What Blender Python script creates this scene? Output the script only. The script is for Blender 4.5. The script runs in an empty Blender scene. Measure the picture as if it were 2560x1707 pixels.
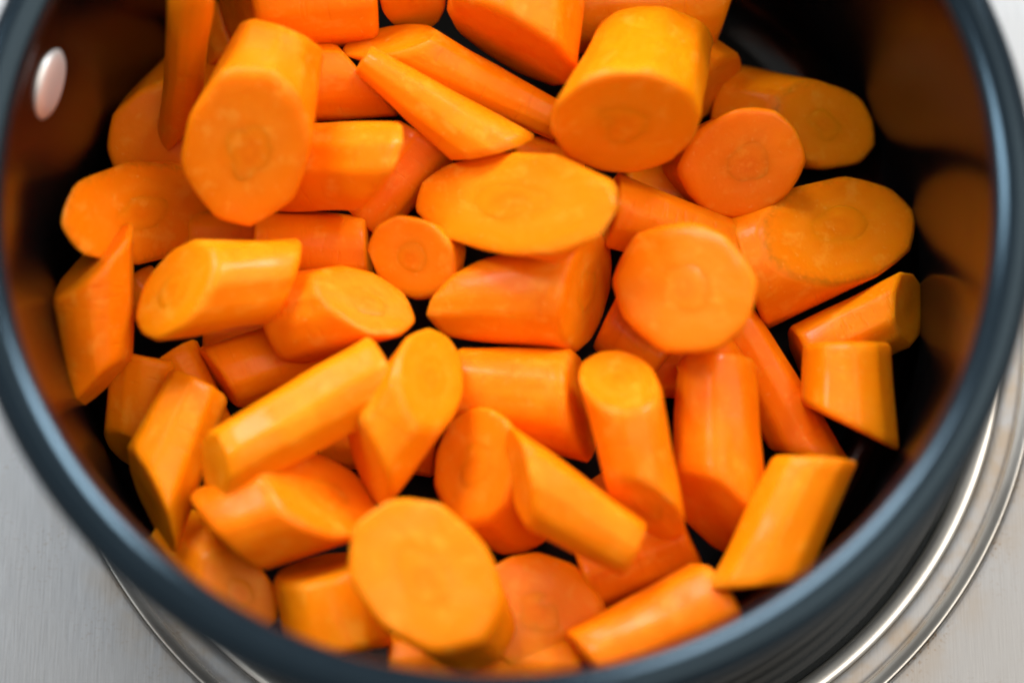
import bpy, bmesh, math, random
from mathutils import Vector, Matrix, noise

S = bpy.context.scene
COL = S.collection

# ------------------------------------------------------------------ camera
cam_d = bpy.data.cameras.new("camera")
cam = bpy.data.objects.new("camera", cam_d)
COL.objects.link(cam)
S.camera = cam
cam_d.sensor_width = 36.0
cam_d.lens = 5332.0 / 2560.0 * 36.0
cam_d.clip_start = 0.01
cam_d.clip_end = 20.0
cam.location = (0.00266, -0.13224, 0.44797)
cam.rotation_euler = (0.27013, 0.0, 0.0)
cam_d.dof.use_dof = True
cam_d.dof.focus_distance = 0.442
cam_d.dof.aperture_fstop = 4.2

# ------------------------------------------------------------------ world and lamps
W = bpy.data.worlds.new("World")
S.world = W
W.use_nodes = True
bg = W.node_tree.nodes["Background"]
bg.inputs[0].default_value = (0.76, 0.75, 0.74, 1)
bg.inputs[1].default_value = 0.50

def area(name, loc, target, sx, sy, watts, color):
    d = bpy.data.lights.new(name, 'AREA')
    d.shape = 'RECTANGLE'
    d.size, d.size_y = sx, sy
    d.energy = watts
    d.color = color
    o = bpy.data.objects.new(name, d)
    COL.objects.link(o)
    o.location = loc
    o.rotation_euler = (Vector(target) - Vector(loc)).to_track_quat('-Z', 'Y').to_euler()
    return o

area("window_light", (-0.40, 1.05, 0.92), (0, 0, 0.05), 0.50, 0.52, 19, (0.96, 0.98, 1.0))
area("window_light", (0.62, 0.95, 0.90), (0, 0, 0.05), 0.36, 0.46, 15, (0.90, 0.97, 1.0))
area("window_light", (-0.95, 0.50, 1.15), (0, 0, 0.05), 0.30, 0.40, 9, (0.82, 0.94, 1.0))
area("ceiling_light", (0.85, -0.05, 1.70), (0, 0, 0.05), 1.7, 1.9, 25, (1.0, 0.90, 0.77))

S.view_settings.view_transform = 'Standard'
S.view_settings.look = 'None'
S.view_settings.exposure = -0.06
S.view_settings.gamma = 1.0
S.render.engine = 'CYCLES'
S.cycles.use_denoising = True
S.cycles.filter_width = 1.9
S.cycles.max_bounces = 10

# ------------------------------------------------------------------ materials
def new_mat(name):
    m = bpy.data.materials.new(name)
    m.use_nodes = True
    nt = m.node_tree
    return m, nt, nt.nodes["Principled BSDF"]

def N(nt, typ, **kw):
    n = nt.nodes.new(typ)
    for k, v in kw.items():
        setattr(n, k, v)
    return n

def ramp(nt, fac, stops):
    r = N(nt, 'ShaderNodeValToRGB')
    el = r.color_ramp.elements
    while len(el) < len(stops):
        el.new(0.5)
    for e, (p, c) in zip(el, stops):
        e.position = p
        e.color = (*c, 1)
    nt.links.new(fac, r.inputs[0])
    return r.outputs[0]

def tex_noise(nt, vec, scale, detail=3, rough=0.5):
    n = N(nt, 'ShaderNodeTexNoise')
    n.inputs['Scale'].default_value = scale
    n.inputs['Detail'].default_value = detail
    n.inputs['Roughness'].default_value = rough
    nt.links.new(vec, n.inputs['Vector'])
    return n.outputs['Fac']

def mapping(nt, vec, scale=(1, 1, 1), loc=(0, 0, 0)):
    n = N(nt, 'ShaderNodeMapping')
    n.inputs['Scale'].default_value = scale
    n.inputs['Location'].default_value = loc
    nt.links.new(vec, n.inputs['Vector'])
    return n.outputs[0]

def mix(nt, fac, a, b, blend='MIX'):
    n = N(nt, 'ShaderNodeMix', data_type='RGBA', blend_type=blend)
    for sock, v in ((n.inputs['Factor'], fac), (n.inputs['A'], a), (n.inputs['B'], b)):
        if hasattr(v, 'links'):
            nt.links.new(v, sock)
        else:
            sock.default_value = v if isinstance(v, float) else (*v, 1)
    return n.outputs['Result']

def math_n(nt, op, a, b=0.0):
    n = N(nt, 'ShaderNodeMath', operation=op)
    for i, v in enumerate((a, b)):
        if hasattr(v, 'links'):
            nt.links.new(v, n.inputs[i])
        else:
            n.inputs[i].default_value = v
    return n.outputs[0]

def bump(nt, b, height, strength, dist):
    n = N(nt, 'ShaderNodeBump')
    n.inputs['Strength'].default_value = strength
    n.inputs['Distance'].default_value = dist
    nt.links.new(height, n.inputs['Height'])
    nt.links.new(n.outputs[0], b.inputs['Normal'])

def carrot_material(name, core):
    m, nt, b = new_mat(name)
    tc = N(nt, 'ShaderNodeTexCoord')
    ob = tc.outputs['Object']
    oi = N(nt, 'ShaderNodeObjectInfo')
    frac = N(nt, 'ShaderNodeAttribute', attribute_name='frac').outputs['Fac']
    cut = N(nt, 'ShaderNodeAttribute', attribute_name='cut').outputs['Fac']
    shift = N(nt, 'ShaderNodeVectorMath', operation='ADD')
    nt.links.new(ob, shift.inputs[0])
    sc = N(nt, 'ShaderNodeVectorMath', operation='SCALE')
    sc.inputs[0].default_value = (0.37, 0.71, 0.53)
    nt.links.new(oi.outputs['Random'], sc.inputs['Scale'])
    nt.links.new(sc.outputs[0], shift.inputs[1])
    v = shift.outputs[0]
    n1 = tex_noise(nt, v, 130, 3)
    fib = tex_noise(nt, mapping(nt, v, (1, 1, 0.18)), 700, 2)
    fine = tex_noise(nt, v, 1500, 2)
    # flesh tones from the centre to the skin on a cut face
    wob = math_n(nt, 'ADD', frac, math_n(nt, 'MULTIPLY', math_n(nt, 'SUBTRACT', n1, 0.5), 0.16))
    face = ramp(nt, wob, [(0.0, (0.89, 0.190, 0.002)), (0.10, (0.86, 0.172, 0.001)), (0.22, (0.90, 0.200, 0.002)),
                          (0.36, (0.90, 0.190, 0.001)), (0.48, (0.92, 0.215, 0.004)), (0.72, (0.92, 0.203, 0.001)),
                          (0.93, (0.91, 0.192, 0.001)), (1.0, (0.88, 0.190, 0.001))])
    skin = ramp(nt, n1, [(0.30, (0.91, 0.178, 0.0006)), (0.55, (0.92, 0.198, 0.0008)), (0.75, (0.94, 0.228, 0.003))])
    tint = N(nt, 'ShaderNodeAttribute', attribute_name='tint').outputs['Fac']
    edge = ramp(nt, frac, [(0.78, (0, 0, 0)), (1.0, (1, 1, 1))])
    teeth = ramp(nt, math_n(nt, 'ADD', tex_noise(nt, v, 620, 3, 0.6), math_n(nt, 'MULTIPLY', edge, 0.35)), [(0.52, (0, 0, 0)), (0.95, (1, 1, 1))])
    face = mix(nt, math_n(nt, 'MULTIPLY', math_n(nt, 'MULTIPLY', edge, teeth), math_n(nt, 'MULTIPLY', tint, 0.6)), face, (0.20, 0.105, 0.004))
    c = mix(nt, cut, skin, face)
    c = mix(nt, math_n(nt, 'MULTIPLY', math_n(nt, 'SUBTRACT', fib, 0.40), 0.35), c, (0.93, 0.275, 0.012))
    # fine cross lines and pits on the peeled skin
    ringl = tex_noise(nt, mapping(nt, v, (0.16, 0.16, 1.0)), 900, 2, 0.6)
    pits = tex_noise(nt, v, 900, 1)
    lines = math_n(nt, 'MULTIPLY', ramp(nt, ringl, [(0.58, (0, 0, 0)), (0.72, (1, 1, 1))]), math_n(nt, 'SUBTRACT', 1.0, cut))
    c = mix(nt, math_n(nt, 'MULTIPLY', lines, 0.22), c, (0.78, 0.13, 0.001))
    c = mix(nt, math_n(nt, 'MULTIPLY', ramp(nt, pits, [(0.68, (0, 0, 0)), (0.76, (1, 1, 1))]), 0.35), c, (0.96, 0.34, 0.05))
    # dry pale patches where the peeler scraped
    pat = ramp(nt, tex_noise(nt, mapping(nt, v, (1, 1, 0.6)), 260, 3, 0.6), [(0.56, (0, 0, 0)), (0.70, (1, 1, 1))])
    c = mix(nt, math_n(nt, 'MULTIPLY', pat, 0.5), c, (0.96, 0.32, 0.025))
    # each carrot a little redder or yellower
    hsv = N(nt, 'ShaderNodeHueSaturation')
    nt.links.new(math_n(nt, 'ADD', math_n(nt, 'MULTIPLY', N(nt, 'ShaderNodeAttribute', attribute_name='hue').outputs['Fac'], 0.010), 0.497), hsv.inputs['Hue'])
    nt.links.new(c, hsv.inputs['Color'])
    nt.links.new(hsv.outputs[0], b.inputs['Base Color'])
    b.inputs['Roughness'].default_value = 0.40
    b.inputs['Specular IOR Level'].default_value = 0.10
    b.inputs['Subsurface Weight'].default_value = 0.5
    b.inputs['Subsurface Radius'].default_value = (1.0, 0.48, 0.07)
    b.inputs['Subsurface Scale'].default_value = 0.003
    # wet film in patches
    wet = ramp(nt, tex_noise(nt, v, 95, 2), [(0.46, (0, 0, 0)), (0.64, (1, 1, 1))])
    nt.links.new(math_n(nt, 'MULTIPLY', wet, 0.16), b.inputs['Coat Weight'])
    b.inputs['Coat Roughness'].default_value = 0.16
    h = math_n(nt, 'ADD', math_n(nt, 'MULTIPLY', fib, 0.6), math_n(nt, 'MULTIPLY', fine, 0.4))
    h = math_n(nt, 'SUBTRACT', h, math_n(nt, 'MULTIPLY', lines, 0.8))
    bump(nt, b, h, 0.35, 0.0003)
    return m

M_CARROT = carrot_material("carrot_flesh", False)
M_CORE = carrot_material("carrot_core", True)

def coat(name, col, rough, metallic=0.0, spec=0.5, bs=0.05, grain=2500):
    m, nt, b = new_mat(name)
    ob = N(nt, 'ShaderNodeTexCoord').outputs['Object']
    n = tex_noise(nt, ob, grain, 2)
    n2 = tex_noise(nt, ob, 60, 3)
    c = mix(nt, n2, tuple(x * 0.85 for x in col), tuple(min(1, x * 1.15) for x in col))
    nt.links.new(c, b.inputs['Base Color'])
    b.inputs['Metallic'].default_value = metallic
    b.inputs['Specular IOR Level'].default_value = spec
    r = math_n(nt, 'ADD', math_n(nt, 'MULTIPLY', n2, 0.10), rough - 0.05)
    nt.links.new(r, b.inputs['Roughness'])
    bump(nt, b, n, bs, 0.0003)
    return m

M_LINING = coat("nonstick_coating", (0.0025, 0.0022, 0.0024), 0.20, 0.0, 0.45, 0.05)
M_FLOOR = coat("nonstick_floor", (0.002, 0.002, 0.0025), 0.40, 0.0, 0.13, 0.12)
M_RIM = coat("grey_enamel_rim", (0.006, 0.010, 0.014), 0.14, 0.0, 0.42, 0.04)
M_RIM.node_tree.nodes["Principled BSDF"].inputs["Specular Tint"].default_value = (0.55, 0.80, 1.0, 1)
M_WALL = coat("grey_enamel_wall", (0.045, 0.052, 0.060), 0.38, 0.1, 0.5, 0.05)
M_IRON = coat("cast_iron", (0.006, 0.008, 0.009), 0.46, 0.0, 0.28, 0.2)
M_CHROME = coat("chrome", (0.88, 0.84, 0.78), 0.33, 1.0, 0.5, 0.02)
M_STEEL = coat("rivet_steel", (0.88, 0.84, 0.82), 0.50, 0.65, 0.5, 0.03)

def brushed_steel():
    m, nt, b = new_mat("brushed_steel")
    ob = N(nt, 'ShaderNodeTexCoord').outputs['Object']
    streak = tex_noise(nt, mapping(nt, ob, (1, 0.035, 1)), 2600, 3, 0.6)
    broad = tex_noise(nt, mapping(nt, ob, (1, 0.25, 1)), 55, 4, 0.55)
    base = ramp(nt, streak, [(0.25, (0.255, 0.258, 0.268)), (0.75, (0.325, 0.327, 0.335))])
    base = mix(nt, math_n(nt, 'MULTIPLY', broad, 0.25), base, (0.24, 0.23, 0.215))
    # burnt-on brown film between the ring and the pressed groove, and specks along the groove
    xyz = N(nt, 'ShaderNodeSeparateXYZ')
    nt.links.new(ob, xyz.inputs[0])
    rad = N(nt, 'ShaderNodeVectorMath', operation='LENGTH')
    nt.links.new(mapping(nt, ob, (1, 1, 0)), rad.inputs[0])
    r = rad.outputs['Value']
    band = ramp(nt, math_n(nt, 'MULTIPLY', r, 4.0), [(0.398, (0.3, 0.3, 0.3)), (0.408, (1, 1, 1)), (0.432, (0.7, 0.7, 0.7)), (0.465, (0.05, 0.05, 0.05))])
    cloud = tex_noise(nt, ob, 95, 4, 0.6)
    stain = math_n(nt, 'MULTIPLY', band, ramp(nt, cloud, [(0.40, (0, 0, 0)), (0.62, (1, 1, 1))]))
    base = mix(nt, math_n(nt, 'MULTIPLY', stain, 0.6), base, (0.27, 0.195, 0.115))
    spk = tex_noise(nt, ob, 1100, 1)
    near = ramp(nt, math_n(nt, 'MULTIPLY', r, 4.0), [(0.410, (0, 0, 0)), (0.430, (1, 1, 1)), (0.444, (0.25, 0.25, 0.25)), (0.60, (0.0, 0.0, 0.0))])
    lump = ramp(nt, tex_noise(nt, ob, 70, 2), [(0.45, (0, 0, 0)), (0.65, (1, 1, 1))])
    speck = math_n(nt, 'MULTIPLY', math_n(nt, 'MULTIPLY', near, lump), ramp(nt, spk, [(0.60, (0, 0, 0)), (0.66, (1, 1, 1))]))
    base = mix(nt, speck, base, (0.16, 0.085, 0.03))
    nt.links.new(base, b.inputs['Base Color'])
    b.inputs['Metallic'].default_value = 0.85
    rr = math_n(nt, 'ADD', math_n(nt, 'MULTIPLY', streak, 0.16), 0.36)
    nt.links.new(rr, b.inputs['Roughness'])
    bump(nt, b, streak, 0.12, 0.0003)
    return m

M_STOVE = brushed_steel()

# ------------------------------------------------------------------ helpers
def link(name, bm, mat, parent=None, smooth=True):
    me = bpy.data.meshes.new(name)
    bmesh.ops.recalc_face_normals(bm, faces=bm.faces)
    bm.to_mesh(me)
    bm.free()
    me.materials.append(mat)
    for p in me.polygons:
        p.use_smooth = smooth
    o = bpy.data.objects.new(name, me)
    COL.objects.link(o)
    if parent:
        o.parent = parent
    return o

def lathe(profile, seg=192, closed=False, smooth_sub=0):
    """surface of revolution about z from (radius, height) points"""
    bm = bmesh.new()
    rings = []
    for r, z in profile:
        if r < 1e-6:
            rings.append([bm.verts.new((0, 0, z))])
        else:
            rings.append([bm.verts.new((r * math.cos(2 * math.pi * i / seg), r * math.sin(2 * math.pi * i / seg), z)) for i in range(seg)])
    pairs = list(zip(rings, rings[1:]))
    if closed:
        pairs.append((rings[-1], rings[0]))
    for a, b in pairs:
        for i in range(seg):
            j = (i + 1) % seg
            if len(a) == 1 and len(b) == 1:
                continue
            if len(a) == 1:
                bm.faces.new((a[0], b[i], b[j]))
            elif len(b) == 1:
                bm.faces.new((a[i], b[0], a[j]))
            else:
                bm.faces.new((a[i], b[i], b[j], a[j]))
    return bm

def arc(cx, cz, r, a0, a1, n):
    return [(cx + r * math.cos(math.radians(a0 + (a1 - a0) * i / n)), cz + r * math.sin(math.radians(a0 + (a1 - a0) * i / n))) for i in range(n + 1)]

def tag(o, label, cat, group=None, kind=None):
    o['label'] = label
    if cat: o['category'] = cat
    if group: o['group'] = group
    if kind: o['kind'] = kind

# ------------------------------------------------------------------ stove top and hotplate
HX, HY = 0.0094, -0.0012
prof = [(0.1080, -0.0030), (0.1081, -0.0004), (0.1084, -0.0001), (0.1088, 0.0)]
prof += [(0.11, 0.0), (0.12, 0.0), (0.14, 0.0), (0.18, 0.0), (0.25, 0.0), (0.6, 0.0)]
stove = link("stove_top", lathe(prof, 256), M_STOVE)
stove.location = (HX, HY, 0)
tag(stove, "brushed steel stove top with brown specks round the hotplate", None, None, 'structure')

hot = bpy.data.objects.new("hotplate", None)
COL.objects.link(hot)
hot.location = (HX, HY, 0)
tag(hot, "black grooved cast iron hotplate with bright chrome ring under the saucepan", "hotplate")
pr = [(0.0, 0.0005)]
r = 0.060
while r < 0.0945:
    pr += [(r, 0.0005), (r + 0.0005, 0.00035), (r + 0.0010, 0.0005)]
    r += 0.0019
pr += [(0.0952, 0.0004), (0.0962, -0.0004), (0.0966, -0.003)]
link("iron_plate", lathe(pr, 192), M_IRON, hot)
cr = [(0.0963, -0.0030), (0.0964, -0.0010), (0.0967, -0.0003), (0.0972, 0.0001), (0.0979, 0.00045), (0.0986, 0.0007), (0.0992, 0.00085), (0.0997, 0.0008), (0.1001, 0.0006), (0.1004, 0.0002), (0.1005, -0.0010)]
link("chrome_ring", lathe(cr, 256), M_CHROME, hot)
dr = [(0.1005, -0.0012), (0.1006, 0.0002), (0.1010, 0.0004), (0.1025, 0.0004), (0.1036, 0.0003), (0.1042, 0.0002), (0.1047, -0.0001), (0.1051, -0.0005), (0.1054, -0.0012)]
link("trim_ring", lathe(dr, 256), M_STOVE, hot)
er = [(0.1050, -0.0022), (0.1053, -0.0008), (0.1057, -0.0007), (0.1062, -0.0005), (0.1068, -0.0002), (0.1073, 0.0001), (0.1076, 0.0002), (0.1078, 0.0002), (0.1079, -0.0003), (0.10795, -0.0030)]
link("edge_ring", lathe(er, 256), M_CHROME, hot)

# ------------------------------------------------------------------ saucepan
pot = bpy.data.objects.new("saucepan", None)
COL.objects.link(pot)
pot.location = (0, 0, 0.0015)
tag(pot, "dark nonstick saucepan with blue grey rolled rim full of cut carrots", "saucepan")
ZR = 0.0850 - 0.0015
# rolled rim: a flattened ring 7 mm wide
def smooth_profile(pts, n):
    for _ in range(n):
        out = []
        for a, b in zip(pts, pts[1:] + pts[:1]):
            out += [(a[0] * .75 + b[0] * .25, a[1] * .75 + b[1] * .25), (a[0] * .25 + b[0] * .75, a[1] * .25 + b[1] * .75)]
        pts = out
    return pts
rp = smooth_profile([(0.0899, ZR - 0.0062), (0.0898, ZR - 0.0032), (0.0902, ZR - 0.0018), (0.0912, ZR - 0.0010), (0.0926, ZR - 0.0003),
                     (0.0946, ZR + 0.0001), (0.0966, ZR - 0.0006), (0.0980, ZR - 0.0022), (0.0983, ZR - 0.0045), (0.0974, ZR - 0.0062), (0.0940, ZR - 0.0066)], 2)
link("rim", lathe(rp, 256, closed=True), M_RIM, pot)
lin = [(0.0902, ZR - 0.0030), (0.0900, ZR - 0.008), (0.0896, 0.050), (0.0890, 0.026)]
lin += arc(0.0790, 0.0155, 0.0098, 0, -90, 10)
link("inner_wall", lathe(lin, 256), M_LINING, pot)
fl = [(0.0792, 0.0057), (0.06, 0.0056), (0.03, 0.0055), (0.0, 0.0055)]
link("floor", lathe(fl, 128), M_FLOOR, pot)
ow = [(0.0976, ZR - 0.0036), (0.0970, ZR - 0.0065), (0.0952, ZR - 0.010), (0.0938, ZR - 0.016), (0.0930, 0.05), (0.0915, 0.022)]
ow += arc(0.0800, 0.0115, 0.0114, 0, -90, 10) + [(0.0, 0.0001)]
link("outer_wall", lathe(ow, 256), M_WALL, pot)
# rivet that holds the handle, on the left of the inner wall
def rivet_mesh():
    return lathe([(0.0070, -0.0006), (0.0070, 0.0003), (0.0063, 0.0009), (0.0045, 0.0014), (0.0022, 0.0016), (0.0, 0.0017)], 40)
ang = math.radians(164.00)
rv = link("rivet", rivet_mesh(), M_STEEL, pot)
rv.location = (0.0899 * math.cos(ang), 0.0899 * math.sin(ang), 0.0645)
rv.rotation_euler = Vector((-math.cos(ang), -math.sin(ang), 0.0)).to_track_quat('Z', 'Y').to_euler()

# ------------------------------------------------------------------ carrots
def piece(name, A, B, r1, r2, n1, n2, cores, seed, label):
    tint = 1.0 if ('toothed' in label or 'grainy' in label) else 0.12
    rnd = random.Random(seed)
    A, B = Vector(A), Vector(B)
    ax = (B - A)
    L = ax.length
    ax.normalize()
    q = ax.to_track_quat('Z', 'Y')
    mat = q.to_matrix()
    inv = mat.transposed()
    def cutp(n, sgn):
        v = Vector((0, 0, sgn)) if n is None else inv @ Vector(n).normalized()
        if n is None:
            v = Vector((rnd.uniform(-.12, .12), rnd.uniform(-.12, .12), sgn)).normalized()
        if v.z * sgn < 0.12:
            v.z = sgn * 0.12
            v.normalize()
        return v
    c1, c2 = cutp(n1, -1), cutp(n2, 1)
    # flats left by the knife
    K = rnd.randint(9, 12)
    ang = sorted((k + rnd.uniform(-.28, .28)) * 2 * math.pi / K for k in range(K))
    flat = rnd.uniform(0.55, 0.85)
    off = [rnd.uniform(0.975, 1.02) for _ in range(K)]
    def prof(phi):
        best = 9
        for a, o in zip(ang, off):
            c = math.cos(phi - a)
            if c > 0.2:
                best = min(best, o * math.cos(math.pi / K * 0.8) / c)
        return (1 - flat) + flat * min(best, 1.06)
    hue = rnd.random()
    sx = Vector((rnd.random() * 9, rnd.random() * 9, rnd.random() * 9))
    SEG, RN = 60, 12
    def zc(c, z0, x, y):
        return z0 - (c.x * x + c.y * y) / c.z
    def rim_pt(phi, t):
        ca, sa = math.cos(phi), math.sin(phi)
        pf = prof(phi)
        rho = (r1 + (r2 - r1) * t) * pf
        a1 = -(c1.x * ca + c1.y * sa) / c1.z
        a2 = -(c2.x * ca + c2.y * sa) / c2.z
        if a2 - a1 < -1e-6:
            rho = min(rho, (L) / (a1 - a2) * 0.995)
        return rho, ca, sa
    bm = bmesh.new()
    fl_ = bm.verts.layers.float.new('frac')
    cl_ = bm.verts.layers.float.new('cut')
    tl_ = bm.verts.layers.float.new('tint')
    hl_ = bm.verts.layers.float.new('hue')
    def vert(p, f, c):
        v = bm.verts.new(p)
        v[fl_] = f
        v[cl_] = c
        v[tl_] = tint
        v[hl_] = hue
        return v
    bev = min(0.0011, 0.11 * min(r1, r2))
    rings = []
    ts = [0.0] + [i / RN for i in range(1, RN)] + [1.0]
    for k, t in enumerate(ts):
        ring = []
        for i in range(SEG):
            phi = 2 * math.pi * i / SEG
            rho, ca, sa = rim_pt(phi, t)
            za = zc(c1, 0.0, rho * ca, rho * sa)
            zb = zc(c2, L, rho * ca, rho * sa)
            span = max(zb - za, 0.0)
            b = min(bev, span * 0.25)
            z = za + b + (span - 2 * b) * t
            d = noise.noise(Vector((ca * rho, sa * rho, z * 0.5)) * 160 + sx) * 0.00045 + noise.noise(Vector((ca * rho, sa * rho, z * .3)) * 420 + sx) * 0.00012
            rr = max(rho + d * min(1, span / 0.004), 1e-5)
            ring.append(vert((rr * ca, rr * sa, z), 1.0, 0.0))
        rings.append(ring)
    for a, b in zip(rings, rings[1:]):
        for i in range(SEG):
            j = (i + 1) % SEG
            bm.faces.new((a[i], a[j], b[j], b[i]))
    FR = [0.945, 0.89, 0.78, 0.62, 0.48, 0.34, 0.18]
    for (c, z0, ring, t, sg) in ((c1, 0.0, rings[0], 0.0, -1), (c2, L, rings[-1], 1.0, 1)):
        prev = ring
        base = []
        for i in range(SEG):
            phi = 2 * math.pi * i / SEG
            rho, ca, sa = rim_pt(phi, t)
            base.append((rho * ca, rho * sa))
        cx = sum(p[0] for p in base) / SEG
        cy = sum(p[1] for p in base) / SEG
        for fr in FR:
            cur = []
            for i in range(SEG):
                x = cx + (base[i][0] - cx) * fr
                y = cy + (base[i][1] - cy) * fr
                d = noise.noise(Vector((x, y, z0)) * 260 + sx) * 0.00016
                if fr > 0.94: d = -bev * 0.15
                cur.append(vert((x + c.x * d, y + c.y * d, zc(c, z0, x, y) + c.z * d), fr, 1.0))
            for i in range(SEG):
                j = (i + 1) % SEG
                bm.faces.new((prev[i], prev[j], cur[j], cur[i]))
            prev = cur
        cv = vert((cx, cy, zc(c, z0, cx, cy)), 0.0, 1.0)
        for i in range(SEG):
            bm.faces.new((prev[i], prev[(i + 1) % SEG], cv))
    o = link(name, bm, M_CARROT)
    o.location = A
    o.rotation_mode = 'QUATERNION'
    o.rotation_quaternion = q
    tag(o, label, "carrot piece", "carrot pieces in the saucepan")
    # the core: the pale inner column, its end standing a hair proud of the cut
    for which in cores:
        c, z0, sg, rr = (c1, 0.0, -1, r1) if which == '1' else (c2, L, 1, r2)
        bm = bmesh.new()
        fl_ = bm.verts.layers.float.new('frac')
        cl_ = bm.verts.layers.float.new('cut')
        hl_ = bm.verts.layers.float.new('hue')
        rc = 0.40 * rr
        ox, oy = rnd.uniform(-.06, .06) * rr, rnd.uniform(-.06, .06) * rr
        SG = 40
        wob = [1 + 0.04 * math.sin(3 * (2 * math.pi * i / SG) + seed) + 0.03 * math.sin(5 * (2 * math.pi * i / SG) + 2 * seed) for i in range(SG)]
        prev = None
        for fr, up in ((1.0, -0.0018), (1.0, -0.00012), (0.9, -0.00004), (0.75, 0.00004), (0.45, 0.00007), (0.2, 0.00008)):
            cur = []
            for i in range(SG):
                a = 2 * math.pi * i / SG
                x = ox + rc * fr * wob[i] * math.cos(a)
                y = oy + rc * fr * wob[i] * math.sin(a)
                v = bm.verts.new((x + c.x * up, y + c.y * up, zc(c, z0, x, y) + c.z * up))
                v[fl_] = 0.40 * fr
                v[cl_] = 1.0
                v[hl_] = hue
                cur.append(v)
            if prev is None:
                bm.faces.new(cur)
            else:
                for i in range(SG):
                    j = (i + 1) % SG
                    bm.faces.new((prev[i], prev[j], cur[j], cur[i]))
            prev = cur
        v = bm.verts.new((ox + c.x * 0.00008, oy + c.y * 0.00008, zc(c, z0, ox, oy) + c.z * 0.00008))
        v[cl_] = 1.0
        v[hl_] = hue
        for i in range(SG):
            bm.faces.new((prev[i], prev[(i + 1) % SG], v))
        link("core", bm, M_CORE, o)
    return o

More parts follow.
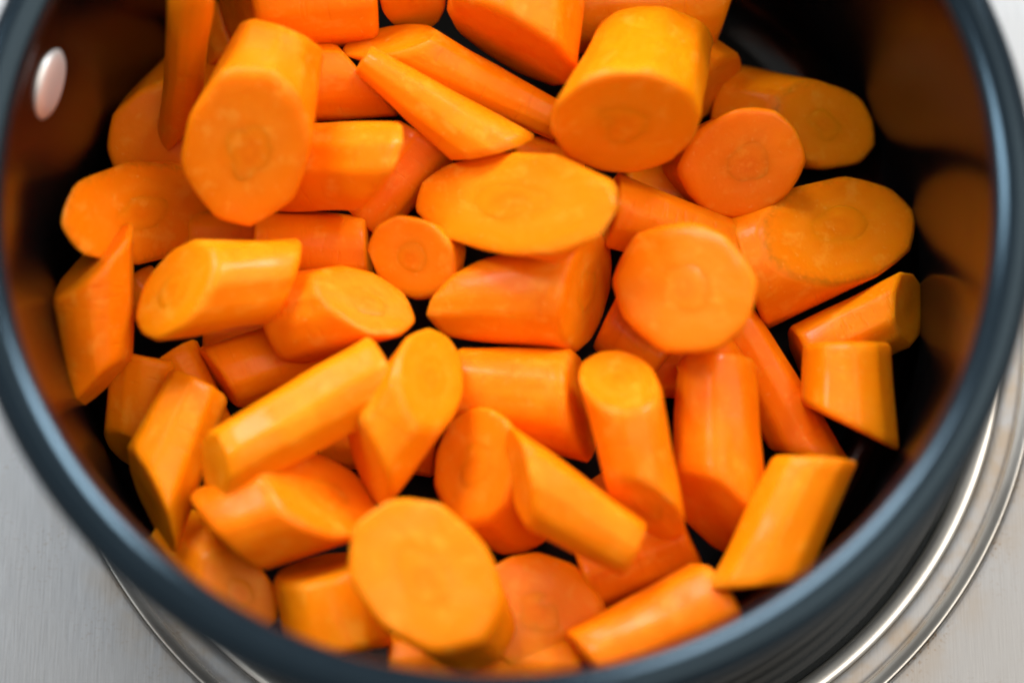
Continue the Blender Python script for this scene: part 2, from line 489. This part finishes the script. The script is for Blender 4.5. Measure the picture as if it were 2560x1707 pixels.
# name, end A, end B (metres), radius A, radius B, cut normals, ends that show a core, label
CARROTS = [
    ('carrot_stick', (-0.0580, 0.0440, 0.0740), (-0.0689, 0.0293, 0.0200), 0.0045, 0.0038, None, (0.6535, -0.7075, -0.2692), '',
     'thin upright stick at the upper left, cut off by the picture top'),
    ('carrot_chunk', (-0.0696, 0.0279, 0.0249), (-0.0658, 0.0437, 0.0082), 0.0131, 0.0135, (0.0791, -0.5276, 0.8458), None, '',
     'shaded piece half hidden behind the thin upright stick at upper left'),
    ('carrot_slice', (-0.0729, 0.0096, 0.0350), (-0.0708, 0.0193, 0.0097), 0.0105, 0.0092, (0.8610, 0.0115, 0.5085), None, '1',
     'oval slice with toothed rim at the left, above the wedge with a dark top face'),
    ('carrot_chunk', (-0.0492, 0.0143, 0.0573), (-0.0435, 0.0406, 0.0517), 0.0125, 0.0092, (-0.0619, -0.6127, 0.7879), (0.3134, 0.9454, 0.0893), '1',
     'large long oval chunk at upper left, its round core facing the camera'),
    ('carrot_chunk', (-0.0548, 0.0542, 0.0396), (-0.0254, 0.0575, 0.0392), 0.0114, 0.0116, (-0.8878, -0.3383, 0.3121), None, '',
     'fat chunk cut off by the picture top, left of the small blunt one'),
    ('carrot_chunk', (-0.0611, 0.0605, 0.0220), (-0.0572, 0.0491, 0.0200), 0.0060, 0.0060, None, None, '',
     'dim sliver of carrot deep between the upright stick and the fat top chunk'),
    ('carrot_chunk', (-0.0170, 0.0589, 0.0486), (-0.0178, 0.0517, 0.0435), 0.0070, 0.0068, None, (-0.0612, -0.9732, 0.2216), '',
     'small blunt chunk at the picture top between two fat ones'),
    ('carrot_chunk', (0.0039, 0.0577, 0.0466), (0.0025, 0.0416, 0.0459), 0.0144, 0.0140, None, (-0.4791, -0.8778, 0.0010), '',
     'fat chunk at the picture top with a slanted cut ending in a low point'),
    ('carrot_chunk', (0.0141, 0.0569, 0.0300), (0.0494, 0.0589, 0.0300), 0.0100, 0.0100, None, (0.9438, -0.3275, -0.0443), '',
     'dim chunk at the picture top behind the biggest barrel chunk'),
    ('carrot_chunk', (0.0384, 0.0464, 0.0240), (0.0469, 0.0423, 0.0220), 0.0090, 0.0080, None, (0.7280, -0.6467, 0.2276), '',
     'sliver of carrot behind the right side of the biggest barrel chunk'),
    ('carrot_chunk', (0.0246, 0.0193, 0.0588), (0.0328, 0.0474, 0.0379), 0.0140, 0.0115, (0.0814, -0.9149, 0.3953), (0.0774, 0.9962, -0.0392), '1',
     'biggest barrel chunk at the upper right, its shaded cut face turned down'),
    ('carrot_slice', (0.0700, 0.0345, 0.0198), (0.0510, 0.0408, 0.0106), 0.0093, 0.0106, (0.3128, -0.2222, 0.9235), None, '1',
     'slice with toothed green tinged rim alone at the upper right by dark pot wall'),
    ('carrot_slice', (0.0504, 0.0192, 0.0375), (0.0396, 0.0251, 0.0185), 0.0112, 0.0073, (0.0180, -0.5353, 0.8445), None, '1',
     'oval slice with clear rings just right of the biggest barrel chunk'),
    ('carrot_slice', (0.0710, 0.0083, 0.0275), (0.0512, 0.0003, 0.0228), 0.0120, 0.0127, (0.3704, 0.1411, 0.9181), None, '1',
     'wide oval slice nearest the right pot wall with a grainy right rim'),
    ('carrot_slice', (0.0362, -0.0122, 0.0532), (0.0349, -0.0068, 0.0388), 0.0127, 0.0120, (-0.4584, -0.1103, 0.8818), None, '1',
     'round disc facing straight up right of the centre of the pile'),
    ('carrot_chunk', (0.0024, 0.0061, 0.0513), (0.0163, 0.0006, 0.0549), 0.0109, 0.0096, (-0.5714, 0.1906, 0.7982), (0.7877, -0.4226, -0.4482), '1',
     'pointed chunk at the centre of the pile with a long bright slanted cut'),
    ('carrot_slice', (0.0225, 0.0092, 0.0366), (0.0520, 0.0025, 0.0266), 0.0076, 0.0060, None, None, '',
     'chunk tucked behind the upper side of the round disc'),
    ('carrot_chunk', (0.0006, -0.0079, 0.0338), (0.0179, -0.0079, 0.0368), 0.0092, 0.0122, (-0.4099, 0.5108, -0.7557), (0.8937, -0.2812, 0.3495), '2',
     'chunk under the pointed central one, square dark end face to the right'),
    ('carrot_slice', (-0.0177, -0.0019, 0.0404), (-0.0110, -0.0002, 0.0334), 0.0084, 0.0065, (-0.3129, -0.5111, 0.8006), None, '1',
     'small slice with a pale core left of the pointed central chunk'),
    ('carrot_chunk', (-0.0499, 0.0044, 0.0273), (-0.0268, 0.0032, 0.0274), 0.0078, 0.0078, None, None, '',
     'low piece under the large long oval, behind two slanted pieces'),
    ('carrot_stick', (-0.0450, 0.0198, 0.0332), (-0.0250, 0.0162, 0.0441), 0.0091, 0.0091, None, (0.8807, -0.1825, -0.4370), '',
     'chunk sticking out right of the large long oval, with slanted right end'),
    ('carrot_chunk', (-0.0415, 0.0387, 0.0339), (-0.0275, 0.0391, 0.0341), 0.0083, 0.0079, None, (0.7490, 0.6297, 0.2061), '',
     'wedge between the large long oval and the two long sticks'),
    ('carrot_chunk', (-0.0230, 0.0448, 0.0413), (0.0131, 0.0277, 0.0379), 0.0063, 0.0039, (-0.2950, 0.6015, 0.7424), None, '',
     'upper of the two long sticks lying side by side at the top'),
    ('carrot_chunk', (-0.0277, 0.0384, 0.0460), (-0.0013, 0.0204, 0.0431), 0.0032, 0.0068, (-0.8356, 0.4569, 0.3050), (0.2771, -0.8023, -0.5286), '',
     'lower of the two long sticks, widening toward its slanted end'),
    ('carrot_chunk', (-0.0282, 0.0105, 0.0263), (-0.0156, 0.0265, 0.0319), 0.0059, 0.0078, None, None, '',
     'dim piece in the gap under the lower long stick'),
    ('carrot_chunk', (-0.0813, -0.0032, 0.0420), (-0.0801, -0.0261, 0.0320), 0.0085, 0.0067, (-0.5964, 0.5394, 0.5944), (0.6580, -0.7478, -0.0881), '',
     'upright wedge at the left edge with a dark slanted top face'),
    ('carrot_chunk', (-0.0636, -0.0112, 0.0483), (-0.0428, -0.0066, 0.0400), 0.0094, 0.0081, (-0.6102, 0.1321, 0.7811), (0.8673, -0.2416, -0.4352), '1',
     'chunk at left with a pale pink oval ring on its left face'),
    ('carrot_chunk', (-0.0261, -0.0117, 0.0432), (-0.0419, -0.0121, 0.0321), 0.0083, 0.0093, (0.3350, 0.4310, 0.8378), None, '1',
     'chunk with a bright oval cut, right of the chunk with the pink ring'),
    ('carrot_chunk', (-0.0574, -0.0232, 0.0258), (-0.0343, -0.0138, 0.0220), 0.0073, 0.0074, (-0.7915, -0.6000, 0.1160), None, '',
     'low chunk above the long slim stick at left, with a ragged lower end'),
    ('carrot_chunk', (-0.0717, -0.0183, 0.0244), (-0.0755, -0.0371, 0.0191), 0.0084, 0.0063, None, (-0.3774, -0.8784, 0.2932), '',
     'shaded piece under the foot of the upright left wedge'),
    ('carrot_chunk', (-0.0667, -0.0174, 0.0251), (-0.0582, -0.0324, 0.0204), 0.0052, 0.0041, None, None, '',
     'narrow shaded piece beside the left end of the long slim stick'),
    ('carrot_chunk', (-0.0602, -0.0262, 0.0329), (-0.0686, -0.0502, 0.0342), 0.0065, 0.0083, None, (-0.8344, -0.4607, 0.3026), '',
     'pointed piece at lower left with its tip beside the rim'),
    ('carrot_stick', (-0.0545, -0.0462, 0.0471), (-0.0219, -0.0265, 0.0446), 0.0065, 0.0077, (-0.8446, -0.2673, 0.4638), None, '2',
     'long slim stick at left slanting up toward the centre'),
    ('carrot_chunk', (-0.0130, -0.0287, 0.0481), (-0.0255, -0.0441, 0.0417), 0.0083, 0.0084, (0.6287, 0.1537, 0.7623), (-0.8468, -0.4644, 0.2593), '',
     'upright chunk in the middle at the upper end of the long slim stick'),
    ('carrot_chunk', (-0.0366, -0.0319, 0.0180), (-0.0123, -0.0352, 0.0180), 0.0075, 0.0070, None, None, '',
     'dim low piece glimpsed on both sides of the upright middle chunk'),
    ('carrot_chunk', (-0.0091, -0.0261, 0.0318), (0.0167, -0.0307, 0.0332), 0.0079, 0.0108, None, (0.9508, 0.0681, 0.3023), '',
     'chunk lying across below the square ended one, right of the middle'),
    ('carrot_slice', (0.0232, -0.0292, 0.0487), (0.0287, -0.0541, 0.0444), 0.0077, 0.0067, (-0.0469, 0.6239, 0.7801), (-0.3303, -0.8590, 0.3911), '2',
     'upright straight barrel below the round disc with a dark round foot'),
    ('carrot_chunk', (0.0437, -0.0220, 0.0360), (0.0438, -0.0541, 0.0340), 0.0077, 0.0100, None, (-0.5049, -0.7904, 0.3469), '',
     'fat upright chunk with a shaded slanted foot, right of the straight barrel'),
    ('carrot_chunk', (0.0413, -0.0182, 0.0286), (0.0488, -0.0283, 0.0264), 0.0066, 0.0065, None, (0.6207, -0.4223, 0.6606), '',
     'piece peeking out behind the right shoulder of the fat upright chunk'),
    ('carrot_stick', (0.0489, -0.0109, 0.0239), (0.0631, -0.0387, 0.0241), 0.0049, 0.0069, None, (-0.0986, -0.9608, -0.2592), '',
     'slender strip running down right of the fat upright chunk'),
    ('carrot_chunk', (0.0625, -0.0174, 0.0208), (0.0855, -0.0069, 0.0220), 0.0069, 0.0073, None, (0.8336, -0.0227, 0.5519), '',
     'slanted chunk at right under the wide oval slice'),
    ('carrot_chunk', (0.0700, -0.0181, 0.0340), (0.0700, -0.0354, 0.0340), 0.0089, 0.0096, (-0.0086, 0.9772, 0.2124), (-0.4480, -0.8601, -0.2439), '',
     'three cornered chunk by the right pot wall with a sharp lower corner'),
    ('carrot_chunk', (0.0615, -0.0439, 0.0440), (0.0495, -0.0683, 0.0419), 0.0078, 0.0085, (0.0722, 0.9855, 0.1537), (0.0861, -0.9804, -0.1772), '',
     'four sided chunk at lower right beside the rim'),
    ('carrot_chunk', (0.0169, -0.0638, 0.0220), (0.0386, -0.0556, 0.0240), 0.0072, 0.0078, None, (0.9085, 0.3703, 0.1939), '',
     'low piece under the foot of the straight barrel'),
    ('carrot_chunk', (0.0039, -0.0485, 0.0482), (0.0261, -0.0616, 0.0429), 0.0077, 0.0058, (-0.9475, -0.2038, 0.2463), (0.8993, -0.4104, -0.1507), '',
     'slanted chunk in the lower middle with dull left face, leaning on a slice'),
    ('carrot_slice', (-0.0048, -0.0439, 0.0388), (0.0046, -0.0516, 0.0229), 0.0106, 0.0094, (-0.6011, -0.0696, 0.7961), None, '1',
     'slice with a faint ring leaning under the slanted lower middle chunk'),
    ('carrot_chunk', (-0.0339, -0.0500, 0.0413), (-0.0530, -0.0572, 0.0385), 0.0110, 0.0099, (0.5812, 0.4840, 0.6541), (-0.7287, -0.6431, -0.2352), '1',
     'chunk with a bright round cut below the long slim stick'),
    ('carrot_slice', (-0.0138, -0.0678, 0.0535), (-0.0050, -0.0757, 0.0323), 0.0126, 0.0091, (0.1449, -0.1268, 0.9813), None, '1',
     'big oval slice at the bottom of the pile, fully facing up'),
    ('carrot_chunk', (-0.0346, -0.0629, 0.0321), (-0.0308, -0.0800, 0.0299), 0.0101, 0.0101, (-0.1814, 0.8953, 0.4068), None, '',
     'chunk at the bottom left of the big oval slice, against the rim'),
    ('carrot_slice', (-0.0505, -0.0684, 0.0324), (-0.0650, -0.0564, 0.0224), 0.0066, 0.0076, (0.2929, -0.0807, 0.9527), None, '1',
     'dim slice at lower left squeezed against the rim, pinkish cut edge'),
    ('carrot_slice', (0.0085, -0.0722, 0.0313), (0.0116, -0.0761, 0.0141), 0.0120, 0.0123, (0.2356, -0.0559, 0.9702), None, '1',
     'slice with a pink centre tucked behind right of the big oval slice'),
    ('carrot_chunk', (0.0179, -0.0828, 0.0334), (0.0420, -0.0725, 0.0347), 0.0084, 0.0107, (-0.7873, -0.6166, 0.0023), (0.8604, 0.4087, -0.3044), '',
     'chunk lying along the bottom rim right of the big oval slice'),
    ('carrot_chunk', (-0.0211, -0.0824, 0.0240), (0.0168, -0.0834, 0.0240), 0.0080, 0.0080, None, None, '',
     'shaded piece behind the bottom rim below the big oval slice'),
    ('carrot_slice', (0.0228, -0.0094, 0.0260), (0.0353, -0.0177, 0.0240), 0.0080, 0.0080, None, None, '',
     'shaded piece in the gap between the square end face and the round disc'),
    ('carrot_chunk', (-0.0770, -0.0007, 0.0220), (-0.0697, -0.0096, 0.0200), 0.0050, 0.0050, None, None, '',
     'dark bit of carrot between the left wedge and the pink ring chunk'),
    ('carrot_chunk', (0.0197, -0.0421, 0.0160), (0.0245, -0.0512, 0.0160), 0.0040, 0.0040, None, None, '',
     'small bit of carrot in the dark gap left of the straight barrel'),
    ('carrot_chunk', (0.0030, 0.0225, 0.0320), (0.0175, 0.0223, 0.0300), 0.0045, 0.0045, None, None, '',
     'slim piece between the lower long stick and the pointed central chunk'),
    ('carrot_chunk', (-0.0665, 0.0094, 0.0160), (-0.0507, 0.0089, 0.0160), 0.0065, 0.0065, None, None, '',
     'dark bit of carrot glimpsed under the lower end of the large long oval'),
    ('carrot_chunk', (0.0252, 0.0193, 0.0200), (0.0383, 0.0185, 0.0180), 0.0075, 0.0080, None, None, '',
     'dim piece in the shadow under the biggest barrel chunk'),
    ('carrot_chunk', (-0.0623, -0.0107, 0.0140), (-0.0411, -0.0107, 0.0140), 0.0060, 0.0060, None, None, '',
     'dark bit of carrot deep below the chunk with the pale pink ring'),
    ('carrot_chunk', (0.0301, -0.0185, 0.0200), (0.0410, -0.0194, 0.0200), 0.0070, 0.0070, None, None, '',
     'dark bit of carrot between the tops of the straight barrel and the fat upright chunk'),
]
for i, (nm, A, B, ra, rb, na, nb, cores, label) in enumerate(CARROTS):
    piece(nm, A, B, ra, rb, na, nb, cores, 11 + i * 7, label)
